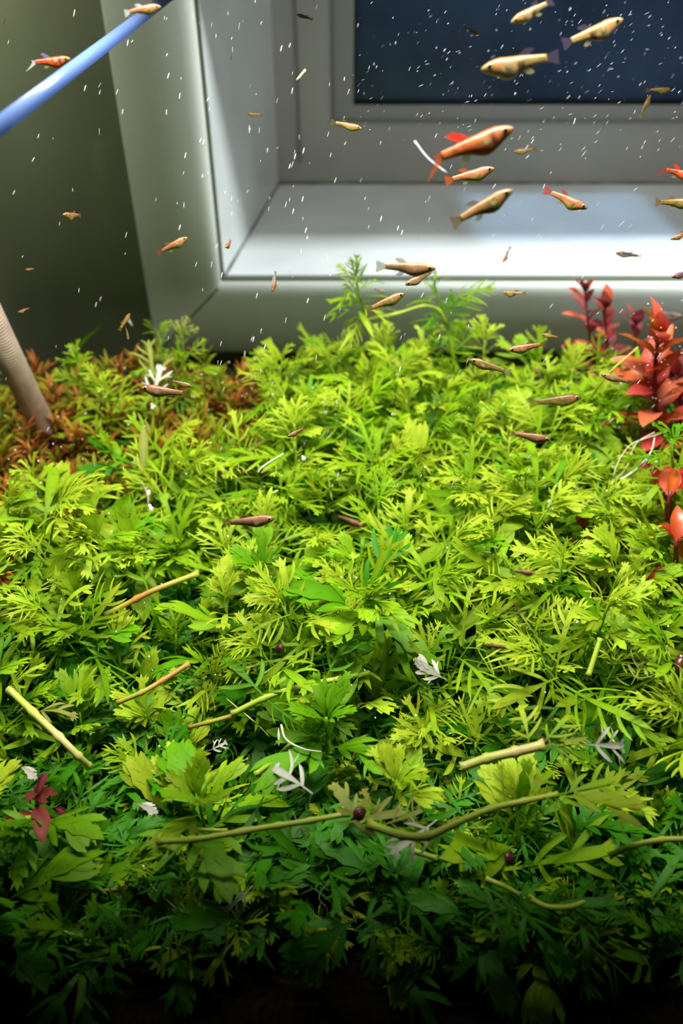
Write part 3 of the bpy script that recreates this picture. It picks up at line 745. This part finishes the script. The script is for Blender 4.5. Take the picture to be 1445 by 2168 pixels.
# bleached leaves
def dead(px, py, z, tx, ty, tz, label, kind='mid', mat='dead', k=1.05, roll=0.0):
    a = at_z(px, py, z); d = at_z(tx, ty, tz) - a
    key = rng.randrange(len(SHAPES[kind]))
    o = bpy.data.objects.new('bleached_leaf', leafmesh(kind, key, mat)); C.objects.link(o)
    s = d.length * k
    o.matrix_world = Matrix.Translation(a) @ orient(d, roll, (CAM - a).normalized()) @ Matrix.Diagonal((s, s, s, 1))
    return tag(o, label, 'leaf')
dead(662, 1682, .105, 562, 1602, .108, 'white torn leaf in the front centre, largest of the bleached ones', roll=.2)
dead(535, 1875, .060, 468, 1948, .055, 'white forked leaf hanging over the dark front edge', roll=-.2)
dead(1230, 1575, .118, 1355, 1577, .120, 'white slim leaf pointing right beside the cut stem stub', 'mid')
dead(925, 1735, .098, 825, 1805, .095, 'grey-white leaf under the thick yellow runner')
dead(945, 1440, .108, 870, 1395, .115, 'white speckled leaf piece right of the carpet centre', 'broad')
dead(1130, 1410 - 70, .12, 1075, 1240, .13, 'translucent grey leaf standing beside the large broad leaf', 'fine', 'olive')
dead(1335, 1450, .115, 1370, 1370, .125, 'pale leaf remnant near the right edge', 'fine', 'olive')
dead(378, 1808, .075, 445, 1842, .070, 'pale dead leaf stalk in the front left', 'fine')
dead(440, 1590, .085, 480, 1570, .09, 'grey-white leaf scrap left of centre')
dead(40, 1620, .085, 72, 1645, .085, 'white leaf scrap at the left edge', 'broad')
dead(285, 1700, .075, 330, 1720, .075, 'pale pink-white leaf scrap behind the front left sprigs', 'broad')
dead(310, 1080, .115, 335, 975, .14, 'white upright leaf shred left of the mound', 'lance', k=.7, roll=1.1)
dead(300, 1000, .12, 308, 885, .14, 'thin grey-green withered shoot left of the mound', 'lance', 'olive')
dead(318, 850, .13, 360, 705, .19, 'white withered frond on the pale green sprig', 'mid', k=.55)
dead(330, 830, .13, 310, 690, .18, 'second white withered frond, left of the other', 'fine', 'olive')
dead(720, 1745, .10, 860, 1720, .104, 'olive withered leaf cluster on the front runner', 'mid', 'olive')
dead(800, 1738, .10, 760, 1660, .112, 'olive upright withered leaf above the front runner', 'mid', 'olive')
dead(760, 1740, .10, 700, 1650, .112, 'brownish see-through leaf left of the snail', 'broad', 'olive')
dead(800, 1750, .10, 925, 1700, .104, 'olive lance-shaped withered leaf right of the snail', 'fine', 'olive')
dead(620, 1720, .10, 655, 1790, .09, 'curled white leaf strip under the runner', 'fine')
dead(590, 1580, .09, 590, 1540, .095, 'small white rod-like leaf tip in the centre gap', 'lance')
dead(280, 690, .145, 268, 668, .150, 'pale loose leaf bit before the left wall', 'lance', 'dead')

# ------------------------------------------------------------------ snails
def snail(px, py, z, label, r=.0032, az=0.0):
    c = at_z(px, py, z); root = empty('pond_snail', c)
    b = MB(); pts = []; rr = []
    n = 34
    for i in range(n):
        t = i / (n - 1); a = t * 2.6 * 2 * math.pi; rad = r * .95 * (1 - t) ** .8
        pts.append(Vector((math.cos(a) * rad, math.sin(a) * rad, t * r * 1.1))); rr.append(r * (.62 * (1 - t) + .10))
    Mx = Matrix.Rotation(az, 3, 'Z') @ Matrix.Rotation(R(50), 3, 'X')
    b.tube([Mx @ p + Vector((0, 0, r * .8)) for p in pts], rr, 10); b.build('shell', M['snail'], root)
    b = MB(); b.ball((0, 0, r * .15), r, 10, 6, (1.5, .6, .3), Mx); b.build('foot', M['snailfoot'], root)
    return tag(root, label, 'snail')
snail(760, 1728, .108, 'small brown snail on the withered leaves of the front runner', .0026, .4)
snail(1076, 1822, .075, 'reddish-brown snail in the dark front, right of centre', .0027, 1.2)
snail(1150, 1574, .118, 'tiny brown snail on the cut end of the pale stub', .0021, 2.0)
snail(592, 1378, .102, 'tiny brown snail on a leaf left of the carpet centre', .0022, .2)
snail(1441, 1420, .11, 'dark brown snail cut by the right edge', .0050, .7)

# ------------------------------------------------------------------ pipe and tube
p0 = Y(-60, 590, .60); p1 = Y(92, 905, .66)
root = empty('steel_pipe', p1)
b = MB(); b.tube([p0 - p1, Vector((0, 0, 0)) + (p1 - p0).normalized() * .03], .0115, 32); b.build('tube', M['steel'], root)
b = MB(); dd_ = (p1 - p0).normalized()
for i in range(60):
    q = (p0 - p1) + dd_ * (.002 + i * (p1 - p0).length / 60)
    b.tube([q, q + dd_ * .0009], .01165, 32)
tag(b.build('mesh_ring', M['steel'], root), kind='stuff')
tag(root, 'brushed steel pipe slanting into the plants at the left edge', 'pipe')
root = empty('plastic_tube', (-.1495, .36, .408))
b = MB(); pa = at_y(-20, 280, .37) ; pb = at_y(365, -14, .70)
b.tube([pa - root.location, (pb - root.location)], .0036, 20); b.build('tube', M['blue'], root)
b = MB(); b.tube([pb - root.location, pb - root.location + (pb - pa).normalized() * .012], .0044, 20); b.build('end_cap', M['blue'], root)
tag(root, 'pale blue translucent tube crossing the upper left corner', 'tube')

# ------------------------------------------------------------------ fish
Cc = {k: lin(v) for k, v in dict(tan=(132, 106, 58), olive=(116, 100, 42), yellow=(142, 114, 50), belly=(140, 148, 44), silver=(165, 160, 120), orange=(214, 98, 20), red=(190, 46, 26), pink=(176, 104, 74), dark=(60, 56, 50), brown=(150, 110, 76), black=(22, 20, 20), white=(225, 225, 235), navy=(44, 58, 72), purple=(84, 74, 100)).items()}
PAL = {
 'tan': ('tan', 'yellow', 'belly', 'pink'), 'yellow': ('yellow', 'yellow', 'silver', 'olive'), 'olive': ('olive', 'olive', 'belly', 'olive'), 'brown': ('brown', 'brown', 'tan', 'dark'),
 'orange': ('orange', 'orange', 'yellow', 'dark'), 'red': ('red', 'red', 'orange', 'black'), 'pink': ('tan', 'pink', 'belly', 'red'), 'dark': ('dark', 'navy', 'silver', 'dark'), 'purple': ('purple', 'purple', 'brown', 'dark'), 'grey': ('brown', 'tan', 'silver', 'dark')}
def fish_body(pal, plump, bend, seed, spot):
    """unit length fish along +x (head), z up: body from x=-.32 (tail root) to .5"""
    r_ = random.Random(seed)
    prof = [(-.34, .045, .016), (-.27, .050, .020), (-.17, .058, .028), (-.06, .072, .038), (.04, .092, .050), (.14, .108 , .060), (.24, .108, .062), (.32, .092, .058), (.39, .070, .048), (.45, .046, .036), (.485, .026, .024), (.50, .008, .012)]
    top, side, bel, mark = (Cc[k] for k in PAL[pal]); vs = []; fs = []; cs = []; n = 14
    rows = []
    for i in range(len(prof) - 1):
        a, b2 = prof[i], prof[i + 1]
        for k in range(3): rows.append(tuple(a[j] + (b2[j] - a[j]) * k / 3 for j in range(3)))
    rows.append(prof[-1])
    for x, h, w_ in rows:
        pl = 1 + (plump - 1) * max(0, math.exp(-((x - .14) / .16) ** 2))
        zc = -.018 * math.exp(-((x - .15) / .15) ** 2) * plump + .006
        for j in range(n):
            a = 2 * math.pi * j / n; s = math.sin(a); c = math.cos(a)
            z = zc + s * h * .92 * (pl if s < 0 else 1.0); yv = c * w_ * (1 + (pl - 1) * .5)
            vs.append((x, yv + bend * (x - .1) ** 2, z * 1.12))
            t = (s + 1) / 2
            col = mixc(bel, side, min(1, t * 2.2)) if t < .45 else mixc(side, top, (t - .45) / .55)
            if pal in ('orange', 'red'):
                if -.05 < x < .06 and abs(s) < .6: col = mixc(col, Cc['orange'], .8)
                if x > .30: col = mixc(col, Cc['olive'], .7)
                if -.22 < x < -.14: col = mixc(col, Cc['black'], .6 if s > 0 else .2)
            if .02 < x < .26 and t < .42: col = mixc(col, Cc['silver'] if pal in ('yellow', 'grey') else bel, .5)
            if pal in ('orange', 'red'):
                if .10 < x < .20 and s > -.3: col = mixc(col, Cc['yellow'], .7)
                if .21 < x < .29 and s > -.5: col = mixc(col, Cc['black'], .75)
                if -.12 < x < -.04 and s > .3: col = mixc(col, Cc['black'], .7)
            if spot and -.06 < x < .07 and -.8 < s < .3: col = mixc(col, Cc['black'], .9)
            q = mn.noise(Vector((x * 14 + seed * 3.1, s * 2.5, c * 2.5)))
            col = mixc(col, Cc['dark'] if q > 0 else Cc['pink'], min(.55, abs(q) * 1.1))
            if s > .8: col = mixc(col, Cc['dark'], .35)
            if abs(s) < .12 and x < .1: col = mixc(col, mark, .35)
            if .29 < x < .325 and abs(s) < .5: col = mixc(col, Cc['pink'], .6)     # gill
            cs.append(col)
    m = len(rows)
    fs = [(i * n + j, i * n + (j + 1) % n, (i + 1) * n + (j + 1) % n, (i + 1) * n + j) for i in range(m - 1) for j in range(n)]
    fs += [tuple(range(n))[::-1], tuple((m - 1) * n + j for j in range(n))]
    b = MB(); b.add(vs, fs, cs); return b
def fin_mesh(base, tips, colour, bend=0, nn=6):
    """a thin ribbed membrane between a base line and a tip line"""
    b = MB(); vs = []; cs = []
    (b0, b1), T = base, tips
    for i in range(nn + 1):
        t = i / nn
        p = Vector(b0).lerp(Vector(b1), t)
        k = t * (len(T) - 1); a = min(int(k), len(T) - 2); q = Vector(T[a]).lerp(Vector(T[a + 1]), k - a)
        for u_ in (0, .5, 1):
            v = p.lerp(q, u_); v.y += bend * (v.x - .1) ** 2 + .004 * (i % 2) * u_
            vs.append(v); cs.append(colour)
    fs = []
    for i in range(nn):
        for j in range(2):
            o = i * 3 + j; fs.append((o, o + 1, o + 4, o + 3))
    b.add(vs, fs, cs); return b
fish_n = 0
def fish(hx, hy, tx, ty, d, label, pal='tan', plump=1.15, depth=0.0, spot=False, tail='tan', big=1.0, dorsal=None, group='small livebearer fish in the open water', finlong=1.0, small=False, cat='fish', swordtail=None):
    """head tip and tail tip in pixels at distance D along the lens axis; DEPTH tips the head nearer (-) or farther (+)"""
    global fish_n; fish_n += 1
    h = at_d(hx, hy, d + depth / 2); t = at_d(tx, ty, d - depth / 2)
    ax = h - t; L = ax.length; ax.normalize()
    up = Vector((0, .42, .9)) if abs(ax.z) < .93 else Vector((0, -.6, .8))
    sd = up.cross(ax).normalized(); upp = ax.cross(sd)
    root = empty('guppy', (h + t) / 2)
    Rm = Matrix((ax, sd, upp)).transposed().to_4x4()
    root.matrix_world = Matrix.Translation(h - ax * L * .5) @ Rm @ Matrix.Diagonal((L, L, L, 1))
    bend = rng.uniform(-.35, .35)
    fish_body(pal, plump, bend, fish_n, spot).build('body', M['fish'], root)
    fc = Cc[tail]
    tl = .12 * finlong
    tt = [(-.46 - .03, 0, .10 * big), (-.50, 0, .05), (-.485, 0, 0), (-.50, 0, -.05), (-.46 - .03, 0, -.10 * big)]
    if swordtail == 'low': tt = [(-.44, 0, .05), (-.42, 0, .02), (-.42, 0, 0), (-.46, 0, -.06), (-.60, 0, -.20)]
    fin_mesh(((-.33, 0, .040), (-.33, 0, -.034)), tt, fc, bend, 8).build('tail_fin', M['fin'], root)
    fin_mesh(((-.10, 0, .068), (.02, 0, .085)), [(-.20 * finlong, 0, .135 * (1.3 if dorsal else 1)), (-.14, 0, .155 * (1.3 if dorsal else 1)), (-.06, 0, .15)], Cc[dorsal or tail], bend, 5).build('dorsal_fin', M['fin'] if not dorsal else M['fish'], root)
    if not small:
        fin_mesh(((-.10, 0, -.062), (-.01, 0, -.085)), [(-.17, 0, -.125), (-.12, 0, -.15), (-.06, 0, -.135)], Cc['silver'], bend, 4).build('anal_fin', M['fin'], root)
        for s in (-1, 1):
            fin_mesh(((.24, s * .058, .005), (.24, s * .058, -.03)), [(.13, s * .10, .0), (.12, s * .115, -.03), (.15, s * .10, -.06)], Cc['silver'], 0, 3).build('pectoral_fin', M['fin'], root)
    for s in (-1, 1):
        b = MB(); c = (.400, s * .043 + bend * .09, .020)
        b.ball(c, .034, 12, 8, (1, .55, 1), None, 1); b.ball((c[0], c[1] + s * .0062, c[2]), .0265, 10, 6, (1, .72, 1), None, 0)
        b.build('eye', [M['eye'], M['iris']], root)
    return tag(root, label, cat, group)
F = fish
F(1018, 148, 1185, 118, .400, 'sharp yellow fish facing left, before the dark pane, dark spot behind belly', 'yellow', 1.35, spot=True, tail='purple', big=.9)
F(1082, 48, 1172, 0, .410, 'slim yellow fish facing down left at the top edge', 'yellow', 1.1, spot=True, tail='purple')
F(1316, 44, 1185, 98, .425, 'blurred yellow fish facing right, above the sharp yellow one', 'yellow', 1.25, spot=True, tail='purple')
F(1014, 72, 982, 58, .62, 'tiny blurred tan fish left of the slim yellow fish', 'olive', 1.4, small=True, tail='olive')
F(1420, 190, 1368, 190, .60, 'small olive fish facing right near the frame corner', 'olive', 1.2, small=True, tail='olive')
F(1376, 202, 1352, 250, .60, 'small fish head up, just below the olive one', 'olive', 1.3, small=True, tail='silver')
F(1085, 274, 905, 345, .39, 'large blurred orange male with red dorsal and black bands', 'orange', 1.25, tail='orange', dorsal='red', big=.9, swordtail='low', finlong=1.2)
F(1087, 322, 1137, 314, .62, 'small orange-tan fish facing left, right of the orange male', 'tan', 1.2, small=True)
F(1045, 358, 940, 385, .47, 'tan fish with orange flank facing right, below the orange male', 'pink', 1.25, tail='orange')
F(1083, 404, 953, 476, .40, 'blurred tan fish rising right, lower of the centre group', 'tan', 1.2, tail='tan')
F(1242, 442, 1152, 402, .50, 'reddish fish diving right with a red tail fin', 'pink', 1.35, tail='red')
F(1475, 375, 1397, 358, .48, 'red male fish cut by the right edge', 'red', 1.2, tail='red', dorsal='red', swordtail='low')
F(1475, 428, 1382, 430, .50, 'yellow-green tailed fish cut by the right edge', 'olive', 1.2, tail='yellow')
F(1420, 507, 1465, 488, .56, 'small brown fish facing left at the right edge', 'brown', 1.2, small=True)
F(1302, 536, 1358, 543, .62, 'small dark slender fish before the bright sill', 'dark', 1.0, small=True, tail='silver')
F(1420, 587, 1475, 572, .55, 'dark purple fish tip at the right edge, above the red plants', 'purple', 1.1, small=True)
F(1064, 556, 1080, 522, .66, 'tiny brown fish hanging head down before the bright sill', 'brown', 1.3, small=True)
F(1064, 620, 1112, 622, .60, 'small tan fish facing left with a dark belly spot, below the seam', 'tan', 1.5, small=True, spot=True)
F(921, 570, 795, 564, .43, 'grey-tan blurred fish facing right above the bent branch', 'grey', 1.15, tail='silver')
F(857, 604, 922, 572, .52, 'thin silvery fish facing down left under the grey-tan fish', 'grey', 1.2, tail='silver', small=True)
F(856, 622, 774, 658, .50, 'tan fish swimming up right between the branch tufts', 'tan', 1.2, tail='olive')
F(815, 618, 792, 612, .7, 'tiny dark-eyed fry behind the left tuft', 'brown', 1.4, small=True)
F(577, 618, 586, 574, .60, 'small brown fish hanging head down before the casing rail', 'brown', 1.3, small=True)
F(478, 524, 492, 508, .55, 'small orange-eyed fish seen head on at the reveal corner', 'pink', 1.3, depth=-.012, small=True, tail='orange')
F(397, 503, 332, 537, .50, 'small tan fish swimming up right before the left casing', 'pink', 1.2, tail='pink')
F(134, 455, 174, 456, .50, 'small golden fish with green belly facing left before the dark wall', 'tan', 1.6, depth=-.015, tail='pink', small=True)
F(150, 126, 62, 134, .45, 'red male fish with a white tail edge above the blue tube', 'red', 1.3, tail='white', dorsal='purple', swordtail='low')
F(340, 14, 262, 26, .42, 'orange-brown fish before the far end of the blue tube', 'pink', 1.25, tail='white')
F(54, 571, 74, 569, .62, 'tiny dim brown fry at the left', 'brown', 1.2, small=True)
F(38, 662, 62, 652, .60, 'tiny orange fry just above the steel pipe', 'pink', 1.4, small=True)
F(275, 664, 252, 700, .62, 'tiny pale orange fish head up at the left wall', 'tan', 1.0, small=True)
F(272, 720, 266, 690, .62, 'tiny yellow fish head down below the pale orange one', 'olive', 1.0, small=True)
F(523, 241, 556, 243, .60, 'tiny blurred ochre fish before the grey reveal', 'olive', 1.3, small=True)
F(765, 273, 700, 258, .52, 'small yellow-orange fish facing right below the pane corner', 'tan', 1.1, small=True, tail='olive')
F(628, 31, 662, 42, .58, 'tiny thin yellow fry near the top edge', 'olive', .8, small=True)
F(1075, 742, 1155, 728, .52, 'slender tan fish facing left just above the plants', 'pink', 1.2, tail='olive')
F(1146, 708, 1186, 716, .58, 'small ochre fish above the slender tan one', 'tan', 1.1, small=True, tail='olive')
F(993, 762, 1080, 790, .52, 'slender yellow fish facing left, dipping into the plants', 'olive', 1.0, tail='silver')
F(1132, 775, 1145, 800, .62, 'tiny fish head up between plant and casing', 'grey', 1.2, small=True)
F(1445, 672, 1355, 663, .80, 'dark slender fish behind the salmon-red crown', 'dark', 1.1, tail='olive')
F(297, 822, 402, 836, .50, 'brown translucent fish facing left over the left back sprigs', 'brown', 1.1, tail='olive')
F(405, 818, 358, 805, .56, 'small grey fish facing right above the brown one', 'grey', 1.0, small=True)
F(582, 1099, 468, 1110, .47, 'blurred grey-brown fish facing right over the left carpet', 'brown', 1.0, tail='olive')
F(768, 1115, 705, 1090, .40, 'brown fish facing down right over the carpet centre', 'brown', 1.1, tail='brown', small=True)
F(1165, 932, 1075, 918, .45, 'brown fish facing right over the right back sprigs', 'brown', 1.0, tail='olive')
F(1272, 793, 1338, 812, .55, 'olive-brown fish among the leaves left of the red stem', 'brown', 1.0, tail='olive')
F(1133, 1214, 1078, 1208, .42, 'small reddish-brown fish over the right carpet', 'brown', 1.1, small=True)
F(608, 925, 648, 905, .50, 'brown blurred fish against the mound, left flank', 'brown', 1.2, small=True, tail='brown')
F(1070, 1370, 1020, 1366, .42, 'faint brown fish over the carpet right of centre', 'brown', 1.0, small=True, tail='olive')
F(1230, 842, 1120, 855, .60, 'dim olive fish among the right back leaves', 'olive', 1.0, small=True)

# ------------------------------------------------------------------ specks drifting in the water
b = MB()
def speck(px, py, d, ln, wd, ang):
    c = at_d(px, py, d); s = d / FPX
    v = (RGT * math.cos(R(ang)) + UPV * math.sin(R(ang)) + FWD * rng.uniform(-.5, .5)).normalized() * (ln * s / 2)
    b.tube([c - v, c - v * .4, c + v * .4, c + v], [wd * s * .2, wd * s * .5, wd * s * .5, wd * s * .15], 5)
for i in range(420):
    px, py = rng.uniform(0, 1445), rng.uniform(0, 1) ** 1.4 * 1050
    if px < 420 and rng.random() < .5: continue
    ang = 78 - 35 * max(0, (px - 700) / 745) + rng.uniform(-10, 10)
    if px > 740 and py < 260 or rng.random() < .3: ln, wd = rng.uniform(4, 11), rng.uniform(1.0, 1.8)
    else: ln, wd = rng.uniform(8, 17), rng.uniform(1.6, 2.6)
    speck(px, py, rng.uniform(.42, .62), ln, wd * .6, ang)
for i in range(230):
    px, py = rng.uniform(750, 1445), rng.uniform(0, 320)
    speck(px, py, rng.uniform(.45, .7), rng.uniform(3, 12), rng.uniform(.5, 1.0), 42 + rng.uniform(-25, 25))
for i in range(60): speck(rng.uniform(0, 1445), rng.uniform(1050, 1750), rng.uniform(.30, .40), rng.uniform(6, 12), rng.uniform(.7, 1.3), 65 + rng.uniform(-15, 15))
for px, py in ((613, 96), (595, 103), (618, 194), (528, 278), (642, 320), (624, 332), (613, 352), (640, 423), (620, 449), (647, 488), (806, 464), (842, 483), (850, 494), (552, 703), (536, 720), (560, 735), (543, 628), (651, 637), (380, 205), (356, 161), (180, 187), (270, 92), (424, 297), (430, 302), (392, 330), (380, 482), (469, 584), (929, 715), (944, 638), (846, 782), (1215, 258)):
    speck(px, py, .47, 15, 2.2, 76)
tag(b.build('drifting_speck', M['speck']), 'tiny pale specks drifting all through the clear water', 'particles', kind='stuff')
b = MB()
for i in range(340):
    x, y = rng.uniform(-.32, .32), rng.uniform(.3, .72)
    if abs(x) > half(y): continue
    b.ball((x, y, top_height(x, y) + rng.uniform(-.02, .014)), rng.uniform(.0003, .0009), 7, 5)
for i in range(60):
    c = Y(1390 + rng.gauss(0, 22), 745 + rng.gauss(0, 55), .585 + rng.uniform(-.01, .02)); b.ball(c, rng.uniform(.0003, .0007), 7, 5)
for px, py in ((322, 860), (335, 780), (332, 800), (320, 1075), (312, 1045), (685, 850), (612, 865), (690, 870), (640, 970), (1162, 1068), (1170, 1073)):
    for k in range(3): b.ball(at_z(px + rng.uniform(-4, 4), py + rng.uniform(-6, 6), .135), rng.uniform(.0008, .0018), 8, 6)
tag(b.build('oxygen_bubble', M['bubble']), 'tiny silvery oxygen bubbles clinging to the leaves', 'bubbles', kind='stuff')
